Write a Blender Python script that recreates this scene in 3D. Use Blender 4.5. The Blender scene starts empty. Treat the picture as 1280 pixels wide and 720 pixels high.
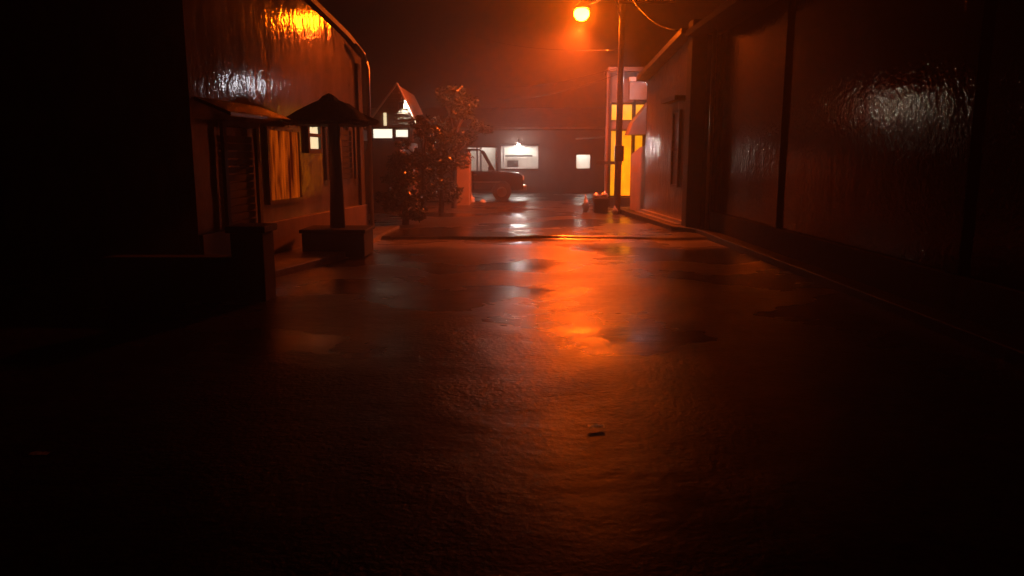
import bpy, bmesh, math, random
from mathutils import Vector, Matrix
random.seed(7)
S = bpy.context.scene
C = S.collection
R = math.radians
# ------------------------------------------------------------------ camera, sky, exposure
F = 950.0; PITCH = R(9.6); H = 1.6
cam = bpy.data.cameras.new('camera'); co = bpy.data.objects.new('camera', cam); C.objects.link(co)
cam.sensor_width = 36; cam.lens = F/1280*36; cam.clip_end = 2000; cam.clip_start = .05
co.location = (0, 0, H); co.rotation_euler = (R(90)-PITCH, 0, 0)
S.camera = co
W = bpy.data.worlds.new('World'); S.world = W; W.use_nodes = True
bg = W.node_tree.nodes['Background']
# overcast night sky: a faint brown glow thrown back by the rain clouds
bg.inputs[0].default_value = (1.0, .42, .30, 1); bg.inputs[1].default_value = .0005
S.view_settings.view_transform = 'Standard'; S.view_settings.look = 'None'
S.view_settings.exposure = 0; S.view_settings.gamma = 1
SODIUM = (1.0, .095, .008)
LAMP_W = 4300

def at(px, py, Y):
    dx = (px-640)/F; dy = (360-py)/F
    y = math.cos(PITCH)+dy*math.sin(PITCH); z = -math.sin(PITCH)+dy*math.cos(PITCH)
    return Vector((dx/y*Y, Y, H+z/y*Y))
def gx(px, Y): return at(px, 200, Y).x
def gz(py, Y): return at(640, py, Y).z

# ------------------------------------------------------------------ materials
def mat(name, col, rough=.6, metal=0, bump=0, bscale=8, stretch=(1,1,1), var=.25, vscale=3, emis=None, estr=0, coat=0, spec=.5, bump2=0, b2scale=40, rvar=0, trans=0):
    m = bpy.data.materials.new(name); m.use_nodes = True
    nt = m.node_tree; P = nt.nodes['Principled BSDF']
    P.inputs['Base Color'].default_value = (*col, 1); P.inputs['Roughness'].default_value = rough
    P.inputs['Metallic'].default_value = metal; P.inputs['Coat Weight'].default_value = coat
    P.inputs['Coat Roughness'].default_value = .08; P.inputs['Specular IOR Level'].default_value = spec
    P.inputs['Transmission Weight'].default_value = trans
    if emis:
        P.inputs['Emission Color'].default_value = (*emis, 1); P.inputs['Emission Strength'].default_value = estr
    tc = nt.nodes.new('ShaderNodeTexCoord')
    def noise(scale, st=(1,1,1), detail=4, rough=.55):
        mp = nt.nodes.new('ShaderNodeMapping'); mp.inputs['Scale'].default_value = st
        n = nt.nodes.new('ShaderNodeTexNoise'); n.inputs['Scale'].default_value = scale
        n.inputs['Detail'].default_value = detail; n.inputs['Roughness'].default_value = rough
        nt.links.new(tc.outputs['Object'], mp.inputs[0]); nt.links.new(mp.outputs[0], n.inputs['Vector'])
        return n
    if var:
        n = noise(vscale, (1,1,.5), 6)
        r = nt.nodes.new('ShaderNodeValToRGB')
        r.color_ramp.elements[0].position = .3; r.color_ramp.elements[1].position = .72
        r.color_ramp.elements[0].color = (*[c*(1-var) for c in col], 1)
        r.color_ramp.elements[1].color = (*[min(1, c*(1+var)) for c in col], 1)
        nt.links.new(n.outputs[0], r.inputs[0]); nt.links.new(r.outputs[0], P.inputs['Base Color'])
    if rvar:
        n = noise(vscale*.8, (1,1,1), 3)
        mr = nt.nodes.new('ShaderNodeMapRange'); mr.inputs[1].default_value = .35; mr.inputs[2].default_value = .65
        mr.inputs[3].default_value = max(.02, rough-rvar); mr.inputs[4].default_value = rough+rvar
        nt.links.new(n.outputs[0], mr.inputs[0]); nt.links.new(mr.outputs[0], P.inputs['Roughness'])
    prev = None
    for (b, sc, st) in ((bump, bscale, stretch), (bump2, b2scale, (1,1,1))):
        if b:
            n = noise(sc, st, 3)
            bp = nt.nodes.new('ShaderNodeBump'); bp.inputs['Strength'].default_value = 1; bp.inputs['Distance'].default_value = b
            nt.links.new(n.outputs[0], bp.inputs['Height'])
            if prev: nt.links.new(prev.outputs[0], bp.inputs['Normal'])
            prev = bp
    if prev:
        nt.links.new(prev.outputs[0], P.inputs['Normal'])
        if coat: nt.links.new(prev.outputs[0], P.inputs['Coat Normal'])
    return m

def road_material():
    m = bpy.data.materials.new('wet_asphalt'); m.use_nodes = True
    nt = m.node_tree; P = nt.nodes['Principled BSDF']; N = nt.nodes.new; L = nt.links.new
    tc = N('ShaderNodeTexCoord')
    def noise(scale, detail=5, rough=.55, st=(1,1,1)):
        mp = N('ShaderNodeMapping'); mp.inputs['Scale'].default_value = st
        n = N('ShaderNodeTexNoise'); n.inputs['Scale'].default_value = scale
        n.inputs['Detail'].default_value = detail; n.inputs['Roughness'].default_value = rough
        L(tc.outputs['Object'], mp.inputs[0]); L(mp.outputs[0], n.inputs['Vector']); return n
    big = noise(.32, 5, .55, (1,1.3,1))           # where water stands
    wet = N('ShaderNodeMapRange'); wet.inputs[1].default_value = .41; wet.inputs[2].default_value = .60
    L(big.outputs[0], wet.inputs[0])
    col = N('ShaderNodeValToRGB'); cn = noise(9, 8, .7)
    col.color_ramp.elements[0].position = .35; col.color_ramp.elements[1].position = .7
    col.color_ramp.elements[0].color = (.02,.019,.018,1); col.color_ramp.elements[1].color = (.085,.08,.075,1)
    L(cn.outputs[0], col.inputs[0])
    # a paler strip across the lane in front of the step
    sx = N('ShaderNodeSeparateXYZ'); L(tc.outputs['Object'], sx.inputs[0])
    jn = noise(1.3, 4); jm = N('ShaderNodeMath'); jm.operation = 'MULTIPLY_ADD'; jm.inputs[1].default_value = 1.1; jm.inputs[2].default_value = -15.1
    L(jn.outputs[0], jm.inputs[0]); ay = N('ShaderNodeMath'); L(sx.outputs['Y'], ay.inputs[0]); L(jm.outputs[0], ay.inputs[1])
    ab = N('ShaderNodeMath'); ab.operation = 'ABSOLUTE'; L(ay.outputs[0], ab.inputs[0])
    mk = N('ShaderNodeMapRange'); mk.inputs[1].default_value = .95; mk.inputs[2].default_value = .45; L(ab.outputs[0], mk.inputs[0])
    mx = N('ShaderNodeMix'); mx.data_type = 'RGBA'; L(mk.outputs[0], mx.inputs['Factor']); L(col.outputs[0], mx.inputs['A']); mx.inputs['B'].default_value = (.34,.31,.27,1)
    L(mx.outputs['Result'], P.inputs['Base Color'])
    rr = N('ShaderNodeMapRange'); rr.inputs[3].default_value = .37; rr.inputs[4].default_value = .18
    L(wet.outputs[0], rr.inputs[0])
    # near part of the lane: rougher, sheen damped to fade the lamp's reflection
    s2 = N('ShaderNodeSeparateXYZ'); L(tc.outputs['Object'], s2.inputs[0]); n2 = noise(.9, 4)
    a2 = N('ShaderNodeMath'); a2.operation = 'MULTIPLY_ADD'; a2.inputs[1].default_value = 3; L(n2.outputs[0], a2.inputs[0]); L(s2.outputs['Y'], a2.inputs[2])
    co_ = N('ShaderNodeMapRange'); co_.inputs[1].default_value = 8.2; co_.inputs[2].default_value = 4.4; L(a2.outputs[0], co_.inputs[0])
    rm = N('ShaderNodeMix'); L(co_.outputs[0], rm.inputs['Factor']); L(rr.outputs[0], rm.inputs['A']); rm.inputs['B'].default_value = .46
    L(rm.outputs[0], P.inputs['Roughness'])
    sm = N('ShaderNodeMapRange'); sm.inputs[3].default_value = .5; sm.inputs[4].default_value = .05; L(co_.outputs[0], sm.inputs[0]); L(sm.outputs[0], P.inputs['Specular IOR Level'])
    # coarse stones and slow ripples
    h1 = noise(2.2, 3, .5, (1,1.6,1)); h2 = noise(26, 4, .6); 
    m1 = N('ShaderNodeMath'); m1.operation = 'MULTIPLY'; m1.inputs[1].default_value = .012
    L(h1.outputs[0], m1.inputs[0])
    fl = N('ShaderNodeMapRange'); fl.inputs[3].default_value = .009; fl.inputs[4].default_value = .002
    L(wet.outputs[0], fl.inputs[0])
    m2 = N('ShaderNodeMath'); m2.operation = 'MULTIPLY'
    L(h2.outputs[0], m2.inputs[0]); L(fl.outputs[0], m2.inputs[1])
    ad = N('ShaderNodeMath'); L(m1.outputs[0], ad.inputs[0]); L(m2.outputs[0], ad.inputs[1])
    bp = N('ShaderNodeBump'); bp.inputs['Strength'].default_value = 1; bp.inputs['Distance'].default_value = 1
    L(ad.outputs[0], bp.inputs['Height']); L(bp.outputs[0], P.inputs['Normal'])
    return m

M = {}
M['road'] = road_material()
M['concrete'] = mat('wet_concrete', (.22,.21,.19), .42, bump=.01, bscale=6, bump2=.002, rvar=.12)
M['left_wall'] = mat('glossy_wet_paint', (.20,.17,.14), .06, bump=.010, bscale=2.6, stretch=(1,1.1,.45), bump2=.0022, b2scale=13, vscale=2, var=.55, rvar=.03)
M['right_wall'] = mat('wet_grey_render', (.17,.155,.14), .13, bump=.012, bscale=6, stretch=(1,1,.3), bump2=.005, b2scale=20, vscale=2, var=.3)
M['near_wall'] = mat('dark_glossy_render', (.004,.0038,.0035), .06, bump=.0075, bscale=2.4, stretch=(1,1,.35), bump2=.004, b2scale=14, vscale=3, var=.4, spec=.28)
M['black_wall'] = mat('very_dark_render', (.010,.009,.008), .9, bump=.01, bscale=5, var=.4)  # very dark matte render
M['dark_wood'] = mat('dark_wood', (.015,.010,.007), .6, bump=.004, bscale=20, stretch=(1,1,.1))
M['column'] = mat('dark_column_paint', (.014,.010,.009), .7, bump=.004, bscale=14, spec=.2)
M['thatch'] = mat('wet_thatch', (.05,.035,.02), .75, bump=.03, bscale=30, stretch=(1,1,.15), var=.5, vscale=12)
M['tile'] = mat('roof_tile', (.16,.13,.10), .45, bump=.01, bscale=12, var=.4)
M['brown_wall'] = mat('brown_plaster', (.17,.11,.08), .6, bump=.006, bscale=6, var=.35)
M['back_wall'] = mat('dark_brown_plaster', (.06,.04,.032), .7, bump=.006, bscale=4, var=.4)
M['kerb'] = mat('dark_kerb', (.03,.028,.026), .6, spec=.2, bump=.01, bscale=9)  # one dark tone for the whole kerb
M['yellow_wall'] = mat('ochre_plaster', (.34,.23,.11), .5, bump=.004, bscale=6, var=.25)
M['white_paint'] = mat('white_paint', (.72,.70,.66), .4, bump=.002, bscale=8, var=.12)
M['board'] = mat('weathered_board', (.34,.31,.28), .5, bump=.003, bscale=6, var=.3)
M['metal'] = mat('grey_metal', (.35,.34,.33), .3, metal=1, var=.1)
M['dark_metal'] = mat('dark_metal', (.04,.038,.036), .35, metal=0, var=.2)
M['pole'] = mat('weathered_concrete_pole', (.17,.14,.12), .5, bump=.006, bscale=12, stretch=(1,1,.3))
M['wire'] = mat('black_cable', (.03,.03,.03), .25, var=0)
M['bark'] = mat('wet_bark', (.06,.04,.025), .6, bump=.02, bscale=12, stretch=(1,1,.2))
M['leaf'] = mat('wet_leaf', (.04,.055,.02), .48, var=.5, vscale=8)
M['leaf_dark'] = mat('dark_wet_leaf', (.035,.045,.02), .35, var=.5, vscale=8)
M['car'] = mat('dark_car_paint', (.014,.011,.011), .22, coat=1, var=0)
M['glass'] = mat('window_glass', (.9,.9,.9), .03, var=0, trans=1)
M['tyre'] = mat('tyre_rubber', (.02,.02,.02), .7, var=0)
M['lamp_lens'] = mat('clear_lamp_lens', (.8,.8,.78), .1, var=0)
M['red_plastic'] = mat('red_plastic', (.35,.03,.02), .3, var=0)
M['bin'] = mat('dark_brown_plastic', (.045,.025,.02), .4, var=.2)
M['bag'] = mat('pale_plastic_bag', (.6,.56,.5), .14, bump=.02, bscale=20, var=.1)
M['sodium'] = mat('sodium_bulb', (1,.8,.5), .4, var=0, emis=(1,.115,.0018), estr=520)
M['white_lamp'] = mat('cool_white_tube', (1,1,1), .4, var=0, emis=(1,.95,.86), estr=9)
M['shop_tube'] = mat('shop_bulb', (1,1,1), .4, var=0, emis=(1,.95,.88), estr=300)
M['flood'] = mat('flood_lamp_face', (1,1,1), .4, var=0, emis=(.92,.93,1), estr=100)
M['side_tube'] = mat('porch_tube', (1,1,1), .4, var=0, emis=(1,.96,.80), estr=520)
M['yellow_pane'] = mat('yellow_lit_glass', (.8,.5,.1), .3, var=.1, vscale=1.5, emis=(1,.46,.004), estr=1.3)
M['reflection_glow'] = mat('painted_orange_reflection', (.16,.05,.015), .7, var=.6, vscale=5, emis=(1,.13,.004), estr=.30)  # glowing orange streaks paint a reflection on the left wall
def streak_emission(m, c0, c1, st):
    nt = m.node_tree; P = nt.nodes['Principled BSDF']; tc = nt.nodes.new('ShaderNodeTexCoord'); mp = nt.nodes.new('ShaderNodeMapping'); mp.inputs['Scale'].default_value = st
    n = nt.nodes.new('ShaderNodeTexNoise'); n.inputs['Scale'].default_value = 4; n.inputs['Detail'].default_value = 5
    r = nt.nodes.new('ShaderNodeValToRGB'); r.color_ramp.elements[0].position = .38; r.color_ramp.elements[1].position = .62
    r.color_ramp.elements[0].color = (*c0, 1); r.color_ramp.elements[1].color = (*c1, 1)
    nt.links.new(tc.outputs['Object'], mp.inputs[0]); nt.links.new(mp.outputs[0], n.inputs['Vector']); nt.links.new(n.outputs[0], r.inputs[0]); nt.links.new(r.outputs[0], P.inputs['Emission Color'])
streak_emission(M['reflection_glow'], (.10,.008,.001), (1.4,.18,.006), (1.6,1.6,.25))
streak_emission(M['yellow_pane'], (.75,.28,.003), (1.1,.43,.004), (.8,.8,.5))
M['warm_pane'] = mat('warm_lit_glass', (.8,.7,.5), .3, var=0, emis=(1,.80,.45), estr=1.1)

# ------------------------------------------------------------------ mesh builder
class MB:
    def __init__(s): s.v = []; s.f = []; s.smooth = False
    def add(s, vs, fs):
        n = len(s.v); s.v += [Vector(v) for v in vs]; s.f += [tuple(i+n for i in f) for f in fs]; return s
    def box(s, x0, x1, y0, y1, z0, z1, m=None):
        vs = [Vector((x, y, z)) for x in (x0, x1) for y in (y0, y1) for z in (z0, z1)]
        if m: vs = [m @ v for v in vs]
        return s.add(vs, [(0,1,3,2),(4,6,7,5),(0,4,5,1),(2,3,7,6),(0,2,6,4),(1,5,7,3)])
    def prism(s, pts, off):                      # polygon (list of Vector) pushed along off
        n = len(pts); off = Vector(off)
        vs = [Vector(p) for p in pts]+[Vector(p)+off for p in pts]
        return s.add(vs, [tuple(range(n))[::-1], tuple(range(n, 2*n))]+[(i, (i+1) % n, (i+1) % n+n, i+n) for i in range(n)])
    def tube(s, pts, r, n=8):
        pts = [Vector(p) for p in pts]; k = len(pts)
        rs = r if isinstance(r, (list, tuple)) else [r]*k
        vs = []
        for i, p in enumerate(pts):
            d = (pts[min(i+1, k-1)]-pts[max(i-1, 0)]).normalized()
            a = d.cross(Vector((0,0,1)) if abs(d.z) < .9 else Vector((1,0,0))).normalized(); b = d.cross(a)
            vs += [p+(a*math.cos(t)+b*math.sin(t))*rs[i] for t in [2*math.pi*j/n for j in range(n)]]
        fs = [(i*n+j, i*n+(j+1) % n, (i+1)*n+(j+1) % n, (i+1)*n+j) for i in range(k-1) for j in range(n)]
        fs += [tuple(range(n))[::-1], tuple(range((k-1)*n, k*n))]
        return s.add(vs, fs)
    def lathe(s, c, prof, n=24, jit=0):
        c = Vector(c); vs = []
        for (r, z) in prof:
            for j in range(n):
                t = 2*math.pi*j/n; rr = r*(1+random.uniform(-jit, jit))
                vs.append(c+Vector((rr*math.cos(t), rr*math.sin(t), z+(random.uniform(-jit, jit)*.25))))
        k = len(prof)
        fs = [(i*n+j, i*n+(j+1) % n, (i+1)*n+(j+1) % n, (i+1)*n+j) for i in range(k-1) for j in range(n)]
        fs += [tuple(range(n))[::-1], tuple(range((k-1)*n, k*n))]
        return s.add(vs, fs)
    def build(s, name, m, parent=None, bevel=0, smooth=False, label=None):
        me = bpy.data.meshes.new(name)
        org = parent_origin(parent)
        me.from_pydata([v-org for v in s.v], [], s.f); me.update()
        bm = bmesh.new(); bm.from_mesh(me); bmesh.ops.recalc_face_normals(bm, faces=bm.faces)
        if bevel: bmesh.ops.bevel(bm, geom=list(bm.edges), offset=bevel, segments=2, affect='EDGES', profile=.5)
        bm.to_mesh(me); bm.free()
        if smooth:
            for p in me.polygons: p.use_smooth = True
        me.materials.append(m)
        o = bpy.data.objects.new(name, me); C.objects.link(o)
        if parent: o.parent = parent
        if label: o['label'] = label
        return o
def parent_origin(p):
    v = Vector((0,0,0))
    while p: v += p.location; p = p.parent
    return v
def thing(name, label, cat, loc, group=None):
    o = bpy.data.objects.new(name, None); o.empty_display_size = .2; C.objects.link(o); o.location = loc
    o['label'] = label; o['category'] = cat
    if group: o['group'] = group
    return o
def tag(o, label, cat, group=None):
    o['label'] = label; o['category'] = cat
    if group: o['group'] = group
    return o
def struct(o): o['kind'] = 'structure'; return o
def light(name, loc, power, col, rad=.1, parent=None):
    l = bpy.data.lights.new(name, 'POINT'); l.energy = power; l.color = col; l.shadow_soft_size = rad
    o = bpy.data.objects.new(name, l); C.objects.link(o)
    o.location = Vector(loc)-parent_origin(parent)
    if parent: o.parent = parent
    return o

# ------------------------------------------------------------------ ground
def ground():
    m = MB()
    xs = [-300,-60,-20,-9]+[-7+.35*i for i in range(41)]+[9,20,60,300]
    ys = sorted([-40,-10,-3]+[.3*i for i in range(0,150)]+[15.35,15.4,15.43,15.46,15.5,15.55]+[48,60,120,500])
    def z(x, y):
        if abs(x) > 7.2 or y > 45 or y < 0: return 0
        h = .012*math.sin(x*1.3+.4*y)*math.sin(y*.8+1)+.009*math.sin(x*3.1-y*.45)
        h += .055*max(0, min(1, (y-15.38)/.1))*max(0, min(1, (20-y)/4))    # a low step where the newer paving begins
        h -= .03*math.exp(-((x-3.0)/.5)**2)
        return h
    n = len(xs)
    m.add([(x, y, z(x, y)) for y in ys for x in xs], [(j*n+i, j*n+i+1, (j+1)*n+i+1, (j+1)*n+i) for j in range(len(ys)-1) for i in range(n-1)])
    struct(m.build('road', M['road'], smooth=True))
    k = MB()
    k.prism([(3.52,23.6,-.05),(3.95,17.3,-.05),(4.3,16.6,-.05),(4.3,3,-.05),(3.98,3,-.05),(3.98,16.4,-.05),(3.6,17.2,-.05),(3.22,23.6,-.05)], (0,0,.17))
    struct(k.build('kerb', M['kerb'], bevel=.012))
    k = MB()
    k.prism([(-4.3,9.7,-.05),(-3.2,17.2,-.05),(-2.6,17.6,-.05),(-2.75,12.4,-.05),(-3.4,9.7,-.05)], (0,0,.15))
    struct(k.build('pavement', M['concrete'], bevel=.015))
ground()

# ------------------------------------------------------------------ left house (glossy wet facade that mirrors the lane lamp)
def LW(y): return -3.76+.125*(y-13)          # facade line
NL = Vector((.992,-.124,0))                  # its outward normal
TL = Vector((.124,.992,0))
def LP(y, z, out=0): return Vector((LW(y), y, z))+NL*out
def left_house():
    t = thing('house', 'house on the left with glossy wet wall mirroring the orange street lamp', 'house', (LW(13), 13, 0))
    m = MB(); m.prism([LP(10,-.1),LP(17,-.1),LP(17,3.75),LP(16.05,4.0),LP(13.5,4.42),LP(10,5.0)], -NL*5)
    m.build('wall', M['left_wall'], t)
    m = MB(); m.prism([LP(9.8,5.06,.07),LP(13.5,4.47,.07),LP(16.05,4.05,.07),LP(17.12,3.77,.07),LP(17.12,3.87,.07),LP(16.05,4.15,.07),LP(13.5,4.57,.07),LP(9.8,5.16,.07)], -NL*5.2)
    m.build('roof', M['tile'], t)
    m = MB(); m.tube([LP(16.3,3.92,.12),LP(16.75,3.80,.14),LP(17.02,3.55,.14),LP(17.05,3.1,.12),LP(17.05,.1,.12)], .045, 10)
    m.build('drainpipe', M['metal'], t, smooth=True)
    m = MB(); m.prism([LP(10.0,-.1,0.003),LP(17.0,-.1,.003),LP(17.0,.62,.003),LP(10.0,.62,.003)], NL*.06)
    m.build('plinth', M['brown_wall'], t, bevel=.01)
    # lit window with two panes
    y0, y1 = 13.78, 14.28; z0, z1 = gz(186,14), gz(152,14)
    f = MB()
    for (a, b, c, d) in ((y0-.08,y0,z0-.08,z1+.08),(y1,y1+.08,z0-.08,z1+.08),(y0,y1,z0-.08,z0),(y0,y1,z1,z1+.08),(y0,y1,(z0+z1)/2-.03,(z0+z1)/2+.03)):
        f.prism([LP(a,c,.005),LP(b,c,.005),LP(b,d,.005),LP(a,d,.005)], NL*.07)
    w = f.build('window', M['dark_wood'], t)
    for (c, d) in ((z0+.002,(z0+z1)/2-.032),((z0+z1)/2+.032,z1-.002)):
        g = MB(); g.prism([LP(y0+.004,c,.006),LP(y1-.004,c,.006),LP(y1-.004,d,.006),LP(y0+.004,d,.006)], NL*.02)
        g.build('pane', M['warm_pane'], w)
    # a shuttered door and a second dark window with relief
    for (y0, y1, z0, z1, nm) in ((10.7,11.6,.62,2.05,'door'),(14.9,16.1,1.2,2.3,'shutter')):
        f = MB()
        for (a, b, c, d) in ((y0-.09,y0,z0,z1+.09),(y1,y1+.09,z0,z1+.09),(y0,y1,z1,z1+.09)):
            f.prism([LP(a,c,.064),LP(b,c,.064),LP(b,d,.064),LP(a,d,.064)], NL*.05)
        k = int((z1-z0)/.11)
        for i in range(k):
            zz = z0+i*.11; f.prism([LP(y0,zz+.01,.01),LP(y1,zz+.01,.01),LP(y1,zz+.1,.022),LP(y0,zz+.1,.022)], NL*.02)
        f.build(nm, M['dark_wood'], t)
    # sheet-metal awning over the door
    m = MB(); m.prism([LP(10.1,2.36,.01),LP(12.0,2.36,.01),LP(12.0,2.16,.5),LP(10.1,2.16,.5)], (0,0,.045))
    m.build('awning', M['dark_metal'], t)
    # framed rippled sheet, its emission painting the yellow shop's reflection on the wall
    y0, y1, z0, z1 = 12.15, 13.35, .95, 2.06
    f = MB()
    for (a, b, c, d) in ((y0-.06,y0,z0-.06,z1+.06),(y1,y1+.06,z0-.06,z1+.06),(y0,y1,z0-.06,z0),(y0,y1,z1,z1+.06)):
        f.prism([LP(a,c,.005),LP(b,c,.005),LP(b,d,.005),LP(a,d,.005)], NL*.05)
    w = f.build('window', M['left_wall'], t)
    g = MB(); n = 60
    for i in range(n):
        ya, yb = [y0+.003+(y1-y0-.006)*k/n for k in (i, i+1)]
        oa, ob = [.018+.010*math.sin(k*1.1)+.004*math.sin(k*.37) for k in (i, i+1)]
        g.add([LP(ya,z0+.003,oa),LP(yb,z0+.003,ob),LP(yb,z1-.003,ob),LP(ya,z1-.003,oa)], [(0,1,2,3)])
    g.build('reflection_glow', M['reflection_glow'], w)
    # pilasters
    for y in (16.6,):
        m = MB(); m.prism([LP(y,.623,.003),LP(y+.16,.623,.003),LP(y+.16,3.6,.003),LP(y,3.6,.003)], NL*.05)
        m.build('pilaster', M['left_wall'], t, bevel=.008)
left_house()

# near dark house on the left, and low gate pillar
def dark_house():
    t = thing('house', 'unlit dark house nearest the camera at the left edge', 'house', (-7, 5, 0))
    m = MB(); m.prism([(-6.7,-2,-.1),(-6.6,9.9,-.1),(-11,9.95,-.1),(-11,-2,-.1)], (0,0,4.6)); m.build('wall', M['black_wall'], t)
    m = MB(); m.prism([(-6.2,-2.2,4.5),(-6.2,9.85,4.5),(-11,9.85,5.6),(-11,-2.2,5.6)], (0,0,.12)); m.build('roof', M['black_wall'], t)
    for (a, b) in ((2.2,3.6),(5.4,6.8)):
        m = MB(); x = -6.68
        for (y0,y1,z0,z1) in ((a-.08,a,1,2.4),(b,b+.08,1,2.4),(a,b,1,1.08),(a,b,2.32,2.4),((a+b)/2-.03,(a+b)/2+.03,1.08,2.32)):
            m.box(x-.05,x+.09,y0,y1,z0,z1)
        w = m.build('window', M['dark_wood'], t)
        g = MB(); g.box(x-.04,x+.045,a+.002,b-.002,1.082,2.318); g.build('pane', M['black_wall'], w)
    m = MB(); m.box(-6.66,-6.55,8.3,9.2,0,2.1); m.build('door', M['dark_wood'], t, bevel=.01)
dark_house()
def gate_pillar():
    p = at(316, 378, 8.6); x = p.x
    t = thing('gate_pillar', 'short dark masonry pillar at the end of a low wall on the left', 'pillar', (x, 8.7, 0))
    m = MB(); m.box(x-.2,x+.17,8.55,8.95,-.05,.78); m.build('shaft', M['black_wall'], t, bevel=.012)
    m = MB(); m.box(x-.24,x+.21,8.51,8.99,.782,.86); m.build('cap', M['column'], t, bevel=.012)
    t = MB(); t.box(x-1.7,x-.21,8.6,8.85,-.05,.5); o = t.build('low_wall', M['black_wall'], bevel=.012)
    tag(o, 'low dark boundary wall running left from the short pillar', 'wall')
gate_pillar()

# ------------------------------------------------------------------ thatched umbrella on a box base
def umbrella():
    Y = 12.9; x = gx(419, Y); c = (x, Y, 0)
    t = thing('garden_umbrella', 'dark thatched garden umbrella on a stout post and box base', 'garden umbrella', c)
    b0, b1 = gx(381, Y), gx(458, Y)
    m = MB(); m.box(b0,b1,Y-.42,Y+.42,0,.40); m.build('base', M['column'], t, bevel=.02)
    m = MB(); m.box(b0-.03,b1+.03,Y-.45,Y+.45,.402,.46); m.build('base_slab', M['column'], t, bevel=.01)
    m = MB(); m.tube([(x,Y,.46),(x+.01,Y,1.3),(x,Y,2.35)], [.13,.11,.10], 12); m.build('post', M['bark'], t, smooth=True)
    zt = gz(119, Y); ze = gz(153, Y)
    m = MB(); m.lathe((x-.06,Y,0), [(.74,ze-.02),(.78,ze+.02),(.52,ze+.16),(.3,ze+.30),(.17,zt-.10),(.11,zt-.02),(.03,zt+.02)], 36, .06)
    m.lathe((x-.06,Y,0), [(.62,ze-.05),(.6,ze+.01),(.3,ze+.1)], 36, .05)
    for i in range(160):
        a = random.uniform(0, 6.283); r = random.uniform(.6,.76); l = random.uniform(.05,.14)
        p = Vector((x-.06+r*math.cos(a), Y+r*math.sin(a), ze+.02)); q = p+Vector((.03*math.cos(a), .03*math.sin(a), -l)); d = Vector((-math.sin(a), math.cos(a), 0))*.012
        m.add([p-d, p+d, q], [(0,1,2)])
    m.build('canopy', M['thatch'], t)
umbrella()

# ------------------------------------------------------------------ foliage
def leaves(mb, c, r, n, size):
    for i in range(n):
        while True:
            d = Vector((random.uniform(-1,1), random.uniform(-1,1), random.uniform(-1,1)))
            if .2 < d.length < 1: break
        p = c+Vector((d.x*r.x, d.y*r.y, d.z*r.z))
        a = Vector((random.gauss(0,1), random.gauss(0,1), random.gauss(0,.6))).normalized()
        b = a.cross(Vector((random.gauss(0,1), random.gauss(0,1), random.gauss(0,1)))).normalized()
        s = size*random.uniform(.6,1.4)
        mb.add([p-a*s, p+b*s*.4, p+a*s, p-b*s*.4], [(0,1,2,3)])
def tree(label, x, y, h, spread, material, n_clump=26, per=120, name='tree', base=.35, leaf=.066, group=None, cat='tree'):
    t = thing(name, label, cat, (x, y, 0), group)
    m = MB(); top = Vector((x+.1, y, h*.72))
    m.tube([(x,y,-.05),(x+.05,y,h*.3),(x+.02,y,h*.5),top], [.09,.07,.05,.02], 8)
    cl = MB()
    for i in range(n_clump):
        a = random.uniform(0, 6.283); k = random.random()
        z = h*(base+(1-base)*k); rr = spread*math.sin(math.pi*min(1, .18+k*.74))*random.uniform(.35,1)
        c = Vector((x+rr*math.cos(a), y+rr*math.sin(a), z*.96))
        m.tube([(x+.03,y,h*(.25+.4*k)), (x+rr*.5*math.cos(a), y+rr*.5*math.sin(a), z*.85), c], [.03,.018,.006], 5)
        q = random.uniform(.5,1.1)
        leaves(cl, c, Vector((.34,.34,.24))*q*(spread**.5), int(per*q), leaf)
    m.build('trunk', M['bark'], t); cl.build('crown', material, t)
    return t
tree('loose crowned tree behind the left house, tallest of the greenery', gx(566,25), 25.2, gz(108,25)+.1, 1.1, M['leaf'], 40, 130)
tree('bushy low tree beside the ochre gate wall', gx(548,22), 22.5, 2.6, .75, M['leaf'], 24, 130, base=.2, name='shrub', cat='shrub')
tree('dense dark shrub nearest the left house corner', gx(500,18), 18.6, 1.75, .7, M['leaf_dark'], 24, 150, base=.08, name='shrub', cat='shrub')
tree('dark shrub between the left house and the tall tree', gx(527,20.5), 20.6, 2.9, .7, M['leaf_dark'], 26, 140, base=.1, name='shrub', cat='shrub')

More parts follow.
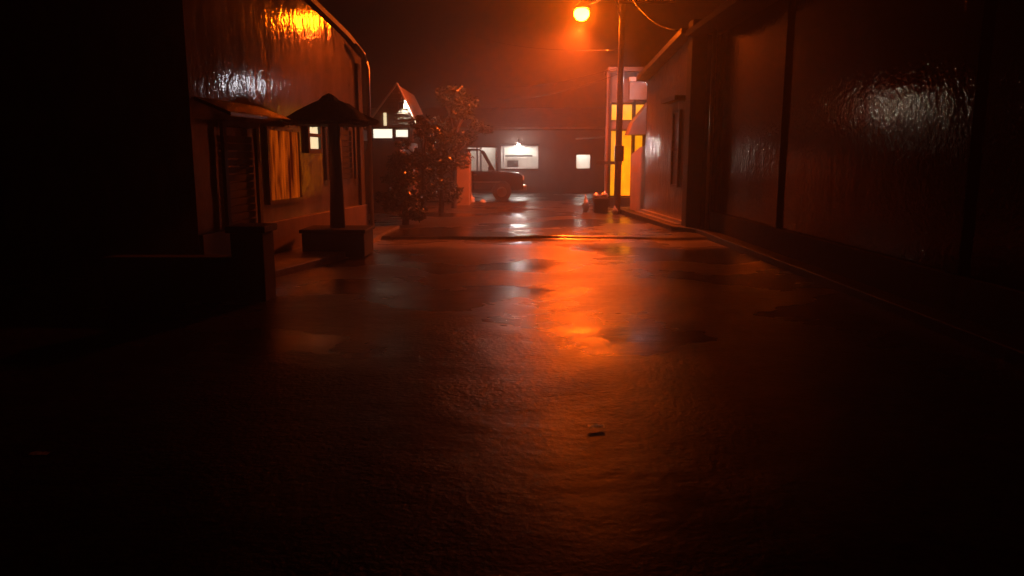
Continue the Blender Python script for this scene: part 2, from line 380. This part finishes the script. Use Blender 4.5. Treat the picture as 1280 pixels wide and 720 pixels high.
# ------------------------------------------------------------------ second house on the left with lit strip window and side tubes
def second_house():
    Y = 23.5
    x0, x1 = gx(430,Y), gx(500,Y)
    t = thing('house', 'small brown house behind the left house, tiled gable and lit strip window', 'house', ((x0+x1)/2, Y, 0))
    zt = gz(176,Y); z2 = gz(158,Y)
    m = MB(); m.box(x0,x1,Y,Y+4.5,-.1,zt); m.build('wall', M['brown_wall'], t)
    m = MB(); m.prism([(x0,Y+.05,zt+.003),(x0+.06,Y+.05,zt+.003),(x0+.06,Y+.05,z2),(x0,Y+.05,z2)], (0,4.4,0))
    m.prism([(x1+.1,Y+.05,zt+.003),(x1+.4,Y+.05,zt+.003),(x1+.4,Y+.05,z2),(x1+.1,Y+.05,z2)], (0,.1,0))
    m.build('lintel', M['brown_wall'], t)
    # lit strip split by a mullion
    f = MB()
    for px in (466,493.5,512): f.box(gx(px,Y)-.03,gx(px,Y)+.03,Y-.06,Y+.02,zt+.004,gz(161,Y))
    f.box(gx(465,Y),gx(513,Y),Y-.07,Y+.03,gz(161,Y),gz(158.5,Y)); f.box(gx(465,Y),gx(513,Y),Y-.07,Y+.03,gz(174.5,Y),gz(173,Y))
    w = f.build('window', M['dark_wood'], t)
    for (a, b, c, d) in ((468,491,161.5,172.5),(496,511,162.5,171)):
        g = MB(); g.box(gx(a,Y),gx(b,Y),Y-.02,Y+.01,gz(d,Y),gz(c,Y)); g.build('pane', M['warm_pane2'], w)
    g = MB(); g.box(gx(481,Y),gx(484.5,Y),Y-.02,Y+.01,gz(157,Y),gz(141,Y)); g.build('stair_pane', M['warm_pane'], t)
    # gable roof of tiles with pale verge
    ap = at(496,105,Y); rb = at(524,163,Y); lb = at(455,160,Y)
    m = MB(); m.prism([Vector((lb.x,Y+.1,lb.z)),Vector((rb.x,Y+.1,rb.z)),Vector((ap.x,Y+.1,ap.z))], (0,4,0)); m.build('gable', M['tile'], t)
    for i in range(8):
        k = i/8; zz = rb.z+(ap.z-rb.z)*k
        m = None
    m = MB()
    for i in range(9):
        k0 = i/9; zz = rb.z+(ap.z-rb.z)*k0; xr = rb.x+(ap.x-rb.x)*k0; xl = lb.x+(ap.x-lb.x)*k0
        if xr-xl > .2: m.prism([(xl+.08,Y+.09,zz+.03),(xr-.08,Y+.09,zz+.03),(xr-.1,Y+.03,zz+.03),(xl+.1,Y+.03,zz+.03)], (0,0,.05))
    m.build('tile_course', M['tile'], t)
    m = MB(); m.tube([ap+Vector((0,.03,.03)), rb+Vector((.02,.03,0))], .035, 6); m.tube([ap+Vector((0,.03,.03)), lb+Vector((0,.03,0))], .035, 6); m.build('verge', M['white_paint'], t)
M['warm_pane2'] = mat('bright_lit_glass', (.9,.9,.8), .3, var=0, emis=(1,.93,.70), estr=1.6)
second_house()
def tube_lamp(x, y, z, n, label, power, length=1.3, group=None, mt='side_tube', hood=1):
    n = Vector(n).normalized(); s = Vector((-n.y, n.x, 0))
    c = Vector((x, y, z))
    t = thing('tube_lamp', label, 'lamp', c, group)
    mm = Matrix((( s.x, n.x, 0, x),(s.y, n.y, 0, y),(0,0,1,z),(0,0,0,1)))
    L = length/2
    m = MB(); m.box(-L-.04,L+.04,-.1,-.02,-.10,.10,mm); m.box(-L-.04,L+.04,-.02,.05,.07,.10,mm); m.box(-L-.04,-L-.01,-.02,.05,-.1,.07,mm); m.box(L+.01,L+.04,-.02,.05,-.1,.07,mm)
    m.build('housing', M['dark_metal'], t)
    m = MB(); m.box(-L,L,-.018,.02,-.06,.06,mm); m.build('tube', M[mt], t)
    m = MB(); m.box(-.05,.05,-.4,-.102,-.03,.03,mm); m.build('bracket', M['dark_metal'], t)
tube_lamp(-3.55, 24.3, 3.2, (1,.28,0), 'hooded white tube lamp high on the side of the brown house', 0, 1.9)
tube_lamp(4.15, 24.2, 4.0, (-1,.27,0), 'hooded cool white tube lamp beside the yellow shop facing across the lane', 0, 1.2, None, 'flood')

# ------------------------------------------------------------------ ochre gate wall by the car
def gate_wall():
    Y = 27; x0, x1 = gx(569,Y), gx(586,Y); zt = gz(196,Y)
    t = thing('gate_wall', 'ochre rendered gate wall with rounded shoulder left of the parked car', 'wall', ((x0+x1)/2, Y, 0))
    pts = [(x0,Y,-.1),(x1,Y,-.1),(x1,Y,zt+.15)]+[(x1-(x1-x0)*math.sin(a), Y, zt-.35+.5*math.cos(a)) for a in (.5,.9,1.3,1.57)]
    m = MB(); m.prism(pts, (0,1.6,0)); m.build('wall', M['yellow_wall'], t, bevel=.01)
    m = MB(); m.tube([(x0-.02,Y-.02,gz(228,Y)),(x0-.03,Y-.02,gz(212,Y)),(x0+.03,Y-.02,gz(200,Y))], .025, 8); m.build('handrail', M['metal'], t, smooth=True)
gate_wall()

# ------------------------------------------------------------------ parked car (side on, bonnet to the right)
def car():
    Y0, Y1 = 29.6, 31.4; xf = gx(654,30)
    t = thing('parked_car', 'dark boxy off-road car parked side on beside the ochre wall', 'car', (xf-1.9, 30.5, 0))
    X = lambda a: xf-a
    m = MB()
    m.prism([(X(0),Y0,.45),(X(.02),Y0,.95),(X(.15),Y0,1.08),(X(1.15),Y0,1.16),(X(3.9),Y0,1.16),(X(3.95),Y0,.5),(X(3.4),Y0,.42),(X(3.3),Y0,.62),(X(3.15),Y0,.78),(X(2.85),Y0,.78),(X(2.68),Y0,.62),(X(2.6),Y0,.42),(X(1.25),Y0,.42),(X(1.15),Y0,.64),(X(.98),Y0,.78),(X(.68),Y0,.78),(X(.52),Y0,.64),(X(.45),Y0,.42)], (0,1.8,0))
    m.build('body', M['car'], t, bevel=.02)
    # cabin: pillars and roof so the windows stay open glass
    c = MB(); yi, yo = Y0+.1, Y1-.1; zr = 1.93
    c.prism([(X(1.55),yi,zr),(X(3.9),yi,zr),(X(3.86),yi,zr+.07),(X(1.68),yi,zr+.07)], (0,yo-yi,0))
    for ys in (yi, yo-.07):
        for (a0,a1,b0,b1) in ((1.12,1.22,1.55,1.66),(2.12,2.26,2.12,2.26),(3.05,3.18,3.05,3.18),(3.8,3.9,3.8,3.9)):
            c.prism([(X(a0),ys,1.163),(X(a1),ys,1.163),(X(b1),ys,zr-.002),(X(b0),ys,zr-.002)], (0,.07,0))
    c.build('cabin', M['car'], t)
    for ys, (a0,a1,b0,b1) in [(yi+.02,q) for q in ((1.23,2.11,1.67,2.11),(2.27,3.04,2.27,3.04),(3.19,3.79,3.19,3.79))]:
        g = MB(); g.prism([(X(a0),ys,1.165),(X(a1),ys,1.165),(X(b1),ys,zr-.004),(X(b0),ys,zr-.004)], (0,.012,0)); g.build('side_window', M['glass'], t)
    for a in (.83, 2.99):
        for y in (Y0+.02, Y1-.24):
            w = MB(); w.tube([(X(a),y,.36),(X(a),y+.22,.36)], .36, 24); wo = w.build('wheel', M['tyre'], t, bevel=.02)
            r = MB(); r.tube([(X(a),y-.012,.36),(X(a),y+.02,.36)], .2, 16); r.build('rim', M['metal'], wo)
    for y in (Y0+.15, Y1-.35):
        h = MB(); h.box(X(.03),X(-.03),y,y+.2,.82,.97); h.build('headlight', M['lamp_lens'], t, bevel=.01)
    b = MB(); b.box(X(.2),X(-.14),Y0+.03,Y1-.03,.42,.60); b.build('bumper', M['metal'], t, bevel=.02)
    b = MB(); b.box(X(1.35),X(1.18),Y0-.16,Y0-.003,1.17,1.33); b.build('wing_mirror', M['car'], t, bevel=.02)
    b = MB(); b.box(X(1.95),X(1.8),Y0-.02,Y0-.002,1.0,1.03); b.build('door_handle', M['metal'], t)
    b = MB(); b.box(X(3.4),X(.9),Y0-.02,Y0-.002,.72,.76); b.build('trim_strip', M['metal'], t)
car()

# ------------------------------------------------------------------ back building closing the lane
def back_building():
    Y = 38
    t = thing('building', 'long low building closing the far end of the lane, white lit shop window', 'building', (.5, Y, 0))
    zt = gz(163, Y)
    X = lambda p: gx(p, Y); Z = lambda p: gz(p, Y)
    holes = [(584,622,184,213),(628,671,184,209.5),(720,738,193,211)]
    m = MB(); px = [-200,584,622,628,671,720,738,830]
    for i in range(len(px)-1):
        a, b = px[i], px[i+1]; h = [q for q in holes if q[0] == a and q[1] == b]
        if not h: m.box(X(a),X(b),Y,Y+.25,-.1,zt)
        else:
            q = h[0]; m.box(X(a),X(b),Y,Y+.25,Z(q[2]),zt)
            if q[3] < 239: m.box(X(a),X(b),Y,Y+.25,-.1,Z(q[3]))
    m.box(X(-200),X(830),Y+3.2,Y+3.4,-.1,zt)
    m.build('wall', M['back_wall'], t)
    r = MB(); r.prism([(X(-200),Y-.9,zt+.03),(X(830),Y-.9,zt+.03),(X(830),Y+3.6,zt+1.2),(X(-200),Y+3.6,zt+1.2)], (0,0,.1)); r.build('roof', M['tile'], t)
    # the three openings: frame, lit room behind
    for i, (a, b, c, d) in enumerate(holes):
        f = MB(); e = .07; za, zb = Z(d), Z(c)
        f.box(X(a)-e,X(a)+.02,Y-.05,Y-.004,za-.05,zb+e); f.box(X(b)-.02,X(b)+e,Y-.05,Y-.004,za-.05,zb+e); f.box(X(a)+.02,X(b)-.02,Y-.05,Y-.004,zb-.02,zb+e)
        f.box(X(a)+.02,X(b)-.02,Y-.10,Y-.004,za-.05,za+.02)
        if i == 0:
            for p in (596.5,601): f.box(X(p)-.04,X(p)+.04,Y-.045,Y-.006,za,zb)
        w = f.build(['window','shop_window','window'][i], M['white_paint'] if i == 1 else M['dark_wood'], t)
        n = MB(); y1 = Y+1.5
        n.box(X(a)-.3,X(b)+.3,y1,y1+.05,za-.3,zb+.4); n.box(X(a)-.35,X(a)-.3,Y+.26,y1,za-.3,zb+.4); n.box(X(b)+.3,X(b)+.35,Y+.26,y1,za-.3,zb+.4)
        n.box(X(a)-.3,X(b)+.3,Y+.26,y1,zb+.35,zb+.4); n.box(X(a)-.3,X(b)+.3,Y+.26,y1,za-.3,za-.25)
        n.build('room', M['white_paint'], w)
        k = MB(); k.box((X(a)+X(b))/2-.4,(X(a)+X(b))/2+.4,Y+.9,Y+.96,zb+.2,zb+.26); k.build('ceiling_tube', M['white_lamp'], w)
        light('room_light', ((X(a)+X(b))/2, Y+.7, zb+.1), (16, 60, 30)[i], (1,.93,.82), .12, w)
    # shop fittings: shelf, dark cabinet, counter
    s = MB(); s.box(X(631),X(666),Y+.9,Y+1.3,Z(196),Z(193.5)); s.build('shelf', M['dark_metal'], t)
    s = MB(); s.box(X(634),X(648),Y+.5,Y+.9,Z(211),Z(200.5)); s.build('cabinet', M['dark_metal'], t)
    s = MB(); s.prism([(X(626),Y-.02,Z(181)),(X(673),Y-.02,Z(181)),(X(673),Y-.7,Z(183)),(X(626),Y-.7,Z(183))], (0,0,.04)); s.build('canopy', M['dark_metal'], t)
    # gutter pipe
back_building()
def shop_lamp():
    p = at(648.5, 182.5, 37.1)
    t = thing('shop_lamp', 'bare white bulb shining above the far shop window', 'lamp', p)
    m = MB(); m.lathe(p, [(.02,-.10),(.07,-.07),(.085,0),(.06,.06),(.03,.1)], 12); m.build('bulb', M['shop_tube'], t, smooth=True)
    m = MB(); m.tube([p+Vector((0,0,.101)), p+Vector((0,0,.22)), p+Vector((0,.85,.3))], .03, 8); m.build('holder', M['dark_metal'], t)
    light('shop_bulb_light', p+Vector((0,-.15,-.02)), 15, (1,.93,.84), .09, t)
shop_lamp()

# ------------------------------------------------------------------ yellow lit shop on the right
def yellow_shop():
    Y = 26.5; X = lambda p: gx(p, Y); Z = lambda p: gz(p, Y)
    t = thing('shop', 'two storey shop with tall yellow lit panes behind the utility pole', 'shop', (X(785), Y, 0))
    zt = Z(90)
    m = MB()
    k = (Y+5)/Y*1.03
    m.prism([(X(757),Y+.3,-.1),(X(820),Y+.3,-.1),(X(820)+1,Y+5,-.1),(X(757)*k,Y+5,-.1)], (0,0,zt+.1))
    m.box(X(757),X(760),Y,Y+.3,-.1,zt); m.box(X(760),X(820),Y,Y+.3,-.1,Z(247)); m.box(X(760),X(820),Y,Y+.3,Z(161.5),Z(151.5)); m.box(X(760),X(820),Y,Y+.3,Z(128),zt)
    m.build('wall', M['brown_wall'], t)
    m = MB(); m.box(X(757),X(822),Y-.25,Y+.9,zt+.002,zt+.14); m.build('roof', M['tile'], t, bevel=.01)
    for p, w in ((761.3,1.8),(791.3,1.4)):
        c = MB(); c.box(X(p-w),X(p+w),Y-.06,Y+.2,-.1,zt-.02); c.build('column', M['dark_wood'], t)
    for (a, b, c, d) in ((763.3,789.7,163,245),(793,803.5,169,195),(763.3,789.7,130,150),(793,815,130,150)):
        g = MB(); g.box(X(a),X(b),Y+.18,Y+.22,Z(d),Z(c)); p = g.build('lit_pane', M['yellow_pane'], t)
        f = MB(); e = .03
        f.box(X(a)-e,X(b)+e,Y+.13,Y+.175,Z(c)-.01,Z(c)+e); f.box(X(a)-e,X(b)+e,Y+.13,Y+.175,Z(d)-e,Z(d)+.01); f.box(X(a)-e,X(a)+.01,Y+.13,Y+.175,Z(d)+.01,Z(c)-.01); f.box(X(b)-.01,X(b)+e,Y+.13,Y+.175,Z(d)+.01,Z(c)-.01)
        f.build('frame', M['dark_wood'], p)
    # white advertising board with a pale top strip, unlettered
    b = MB(); b.box(X(784),X(811),Y-.20,Y-.14,Z(125),Z(103)); b.build('board', M['board'], t)
    b = MB(); b.box(X(783),X(812),Y-.24,Y-.12,Z(102.6),Z(97)); b.build('board_cap', M['white_paint'], t, bevel=.01)
    # outer railing bars
    b = MB(); b.box(X(744),X(775),Y-.5,Y-.42,Z(205.5),Z(201.5)); b.build('rail', M['dark_wood'], t)
    b = MB(); b.prism([(X(803),Y-1.2,gz(126,Y-1.2)),(X(803),Y-1.2,gz(168,Y-1.2)),(gx(785,Y-1.2),Y-1.2,gz(168,Y-1.2)),(gx(790,Y-1.2),Y-1.2,gz(153,Y-1.2))], (0,.9,0))
    b.build('awning', M['brown_wall'], t)
    b = MB(); b.tube([at(720,173.5,31),at(757,171,Y+.2)], .035, 8); b.build('eaves_pipe', M['metal'], t)
yellow_shop()

# ------------------------------------------------------------------ right house and near right building
def right_house():
    t = thing('house', 'tall grey house on the right with wet wall beyond the dark column', 'house', (4.1, 19.5, 0))
    a = Vector((4.0,17.45,0)); b = Vector((3.78,21.9,0))
    U = Vector((0,0,1)); zt0, zt1 = gz(44,17.5), gz(62,21.9)
    m = MB(); m.prism([a-U*.1, b-U*.1, b+U*3.75, a+U*zt0], (4.5,.2,0)); m.build('wall', M['right_wall'], t)
    m = MB(); m.prism([a+U*(zt0+.02)+Vector((-.28,-.05,0)), b+U*3.78+Vector((-.28,.2,0)), b+U*3.90+Vector((-.28,.2,0)), a+U*(zt0+.14)+Vector((-.28,-.05,0))], (5,.2,0)); m.build('roof', M['tile'], t)
    m = MB()
    for k in (0,1):
        zz = -.02+.11*(1-k); o = .12+.14*k
        m.prism([a+Vector((-o,0,-.06)), b+Vector((-o,0,-.06)), b+Vector((-.004,0,-.06)), a+Vector((-.004,0,-.06))], (0,0,.2-.06*k+.06))
    m.build('plinth', M['concrete'], t)
    n = Vector((-1,-.05,0)).normalized()
    def P(y, z, o=0): k = (y-a.y)/(b.y-a.y); return a+(b-a)*k+U*z+n*o
    y0, y1 = 18.2, 18.75; z0, z1 = .95, 2.75
    w = MB()
    for (c,d,e,f) in ((y0-.06,y0,z0,z1),(y1,y1+.06,z0,z1),(y0,y1,z0,z0+.06),(y0,y1,z1-.06,z1),(y0,y1,1.8,1.86)):
        w.prism([P(c,e,.004),P(d,e,.004),P(d,f,.004),P(c,f,.004)], n*.06)
    wo = w.build('window', M['dark_wood'], t)
    g = MB(); g.prism([P(y0+.003,z0+.062,.003),P(y1-.003,z0+.062,.003),P(y1-.003,z1-.062,.003),P(y0+.003,z1-.062,.003)], n*.02); g.build('pane', M['dark_metal'], wo)
    g = MB(); g.prism([P(17.9,2.95,.004),P(19.2,2.95,.004),P(19.2,3.05,.004),P(17.9,3.05,.004)], n*.25); g.build('window_hood', M['dark_wood'], t)
    c = MB(); c.prism([P(21.88,-.1),P(23.6,-.1)+Vector((-.05,0,0)),P(23.6,1.75)+Vector((-.05,0,0)),P(22.6,1.95),P(21.88,1.98)], (.3,.02,0)); o = c.build('boundary_wall', M['yellow_wall'])
    tag(o, 'low rounded boundary wall joining the tall grey house to the yellow lit shop', 'wall')
right_house()
def near_building():
    t = thing('building', 'unlit dark glossy building along the right edge, nearest the camera', 'building', (4.5, 9, 0))
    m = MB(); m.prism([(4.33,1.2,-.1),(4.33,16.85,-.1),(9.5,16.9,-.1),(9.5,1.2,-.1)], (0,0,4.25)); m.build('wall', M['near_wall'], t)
    m = MB(); m.prism([(3.7,1.0,4.17),(3.7,16.85,4.17),(9.6,16.85,5.0),(9.6,1.0,5.0)], (0,0,.12)); m.build('roof', M['black_wall'], t)  # overhang deepened to block the street lamp's reflection on this wall
    m = MB(); m.box(4.25,4.325,1.2,16.8,-.1,.5); m.build('plinth', M['black_wall'], t)
    for y in (12.3, 7.2):
        f = MB(); f.box(4.27,4.328,y,y+.3,.503,4.1); f.build('pilaster', M['near_wall'], t, bevel=.008)
    c = MB(); c.box(3.86,4.2,16.9,17.35,-.1,4.55); o = c.build('column', M['column'], bevel=.02)
    tag(o, 'square dark column standing between the grey house and the near right building', 'column')
    d = MB(); d.tube([(4.22,16.45,4.5),(4.22,16.45,.1)], .05, 10); d.build('drainpipe', M['metal'], t, smooth=True)
near_building()

# ------------------------------------------------------------------ utility pole, street lamp, wires
PX, PY = gx(772.5,23), 23.0
PT = at(778, -60, 23)
def pole():
    t = thing('utility_pole', 'tall concrete utility pole in front of the yellow lit shop', 'utility pole', (PX, PY, 0))
    m = MB(); m.tube([(PX,PY,-.1),(PX+.02,PY,4),(PX+.05,PY,8.2)], [.105,.09,.075], 14); m.build('shaft', M['pole'], t, smooth=True)
    m = MB(); m.box(PX-.75,PX+.9,PY-.14,PY-.06,6.95,7.05); m.build('crossarm', M['dark_wood'], t); m = MB(); m.box(PX-.1,PX+1.5,PY-.14,PY-.06,6.02,6.09); m.build('crossarm', M['dark_wood'], t)
    for x, z in ((.55,6.09),(.72,6.09),(1.25,6.09),(1.42,6.09),(-.6,7.05),(.75,7.05)):
        q = MB(); q.lathe((PX+x,PY-.1,z), [(.03,0),(.055,.03),(.03,.07),(.05,.1),(.02,.15)], 10); q.build('insulator', M['white_paint'], t, smooth=True)
    m = MB(); m.box(PX-.13,PX+.13,PY-.3,PY-.11,1.55,2.0); m.build('meter_box', M['dark_metal'], t, bevel=.01)
pole()
def street_lamp():
    p = at(727, 12, 24.6)
    t = thing('street_lamp', 'bright orange sodium street lamp on an arm from the utility pole', 'street lamp', p)
    m = MB(); m.tube([(PX,PY-.1,5.6),(PX-.3,PY-.1,p.z+.1),p+Vector((.25,.05,.17)),p+Vector((0,0,.15))], .03, 8); m.build('arm', M['metal'], t, smooth=True)
    m = MB(); m.lathe(p+Vector((0,0,.0)), [(.27,.02),(.28,.05),(.2,.13),(.09,.2),(.05,.24)], 20); m.build('shade', M['metal'], t, smooth=True)
    m = MB(); m.lathe(p, [(.05,-.33),(.14,-.30),(.22,-.2),(.24,-.11),(.21,-.02),(.14,.015)], 18); m.build('bulb', M['sodium'], t, smooth=True)
    l = bpy.data.lights.new('sodium_light', 'SPOT'); l.energy = LAMP_W; l.color = SODIUM; l.shadow_soft_size = .12
    l.spot_size = R(130); l.spot_blend = .45                 # the shade cuts the beam off
    o = bpy.data.objects.new('sodium_light', l); C.objects.link(o); o.parent = t; o.location = (0,0,-.47)
    o.rotation_euler = Vector((-.34,-.18,-1)).to_track_quat('-Z','Y').to_euler()
street_lamp()
def wire(a, b, sag, label, r=.012):
    a, b = Vector(a), Vector(b); n = 20
    m = MB(); m.tube([a.lerp(b, i/n)-Vector((0,0,sag*4*(i/n)*(1-i/n))) for i in range(n+1)], r, 5)
    tag(m.build('cable', M['wire'], smooth=True), label, 'cable')
wire((PX-.6,PY-.1,7.2), (-9,20,6.9), .5, 'overhead cable running left from the top crossarm to the roofs')
wire((PX+.55,PY-.1,6.24), (5.5,12,5.4), .25, 'overhead cable from the crossarm to the near right building, inner one')
wire((PX+1.25,PY-.1,6.24), (6.5,12,5.6), .2, 'overhead cable from the crossarm to the near right building, outer one')
wire(at(775,62,23), at(560,30,50), .5, 'overhead cable crossing just under the street lamp')
wire(at(775,84,23), at(600,106,40), .3, 'overhead cable leaving the pole below the lamp glare, upper of two')
wire(at(775,92,23), at(610,122,40), .3, 'overhead cable leaving the pole below the lamp glare, lower of two')
wire(at(847,38,17.4), (PX,PY-.1,6.6), .3, 'service cable from the grey house roof to the pole')

# ------------------------------------------------------------------ bin, bags, small things
def rubbish():
    Y = 23.4; x0, x1 = gx(742,Y), gx(761,Y)
    t = thing('rubbish_bin', 'dark square rubbish bin standing left of the utility pole', 'bin', ((x0+x1)/2, Y, 0))
    m = MB(); m.add([(x0+.03,Y-.2,0),(x1-.03,Y-.2,0),(x1-.03,Y+.2,0),(x0+.03,Y+.2,0),(x0,Y-.24,.40),(x1,Y-.24,.40),(x1,Y+.24,.40),(x0,Y+.24,.40)], [(3,2,1,0),(0,1,5,4),(1,2,6,5),(2,3,7,6),(3,0,4,7),(4,5,6,7)])
    m.build('body', M['bin'], t, bevel=.01)
    m = MB(); m.box(x0-.02,x1+.02,Y-.26,Y+.26,.402,.44); m.build('rim', M['bin'], t, bevel=.01)
    def bag(c, s, label):
        bm = bmesh.new(); bmesh.ops.create_icosphere(bm, subdivisions=3, radius=1)
        for v in bm.verts:
            k = 1+.25*math.sin(v.co.x*7+v.co.y*3+c[0]*9)*math.cos(v.co.z*6+v.co.y*5)
            v.co = Vector((v.co.x*s[0]*k, v.co.y*s[1]*k, max(-.75, v.co.z)*s[2]*k+s[2]*.75))+(Vector((0,0,s[2]*.5)) if v.co.z > .95 else Vector())
        me = bpy.data.meshes.new('plastic_bag'); bm.to_mesh(me); bm.free(); me.materials.append(M['bag'])
        for p in me.polygons: p.use_smooth = True
        o = bpy.data.objects.new('plastic_bag', me); C.objects.link(o); o.location = c; tag(o, label, 'bag')
    bag((x0+.1,Y-.05,.44), (.1,.1,.07), 'small pale bag on top of the rubbish bin, left one')
    bag((x1-.12,Y,.44), (.12,.1,.09), 'small pale bag on top of the rubbish bin, right one')
    bag((gx(733,23.6),23.6,0), (.1,.1,.22), 'upright pale bag on the road left of the rubbish bin')
    bag((gx(768,23),22.6,0), (.09,.08,.10), 'tiny pale bag at the foot of the utility pole')
    bag((gx(588,28.5),28.6,0), (.14,.1,.14), 'pale bag on the ground in front of the parked car, nearer the ochre wall')
    bag((gx(603,28),28.2,0), (.12,.1,.07), 'flat pale bag on the ground in front of the middle of the parked car')
rubbish()
def glint_sheet(px, py, s, label, name='pale_glint'):  # small pale sheet added to paint a glint on the ground
    Y = H/((py-199)/F)*1.0; p = at(px, py, 10); k = H/(H-p.z); g = Vector((p.x*k, 10*k, 0))
    m = MB(); n = 7
    for i in range(n):
        for j in range(4):
            pass
    vs = [(g.x+(i/(n-1)-.5)*s*2, g.y+(j/3-.5)*s, .012+abs(math.sin(i*1.7+j*2.3))*s*.12) for j in range(4) for i in range(n)]
    m.add(vs, [(j*n+i, j*n+i+1, (j+1)*n+i+1, (j+1)*n+i) for j in range(3) for i in range(n-1)])
    m.add([Vector(v)-Vector((0,0,.006)) for v in vs], [(j*n+i, (j+1)*n+i, (j+1)*n+i+1, j*n+i+1) for j in range(3) for i in range(n-1)])
    tag(m.build(name, M['bag'], smooth=True), label, 'wrapper')
glint_sheet(745, 535, .05, 'tiny pale sheet standing in for a glint on the wet road nearest the camera')
glint_sheet(240, 382, .10, 'pale sheet standing in for a glint by the foot of the low dark wall')
glint_sheet(50, 570, .05, 'small pale sheet standing in for a glint at the far left of the foreground')
glint_sheet(1022, 343, .16, 'flat pale sheet standing in for a highlight along the right kerb')

# ------------------------------------------------------------------ rain haze
m = MB(); m.box(-26,26,-3,48,-1.2,14)
hz = bpy.data.materials.new('rain_haze'); hz.use_nodes = True
nt = hz.node_tree; nt.nodes.remove(nt.nodes['Principled BSDF'])
v = nt.nodes.new('ShaderNodeVolumePrincipled'); v.inputs['Color'].default_value = (.92,.86,.82,1)
v.inputs['Density'].default_value = .012; v.inputs['Anisotropy'].default_value = .78
nt.links.new(v.outputs[0], nt.nodes['Material Output'].inputs['Volume'])
o = m.build('haze', hz); o['kind'] = 'stuff'
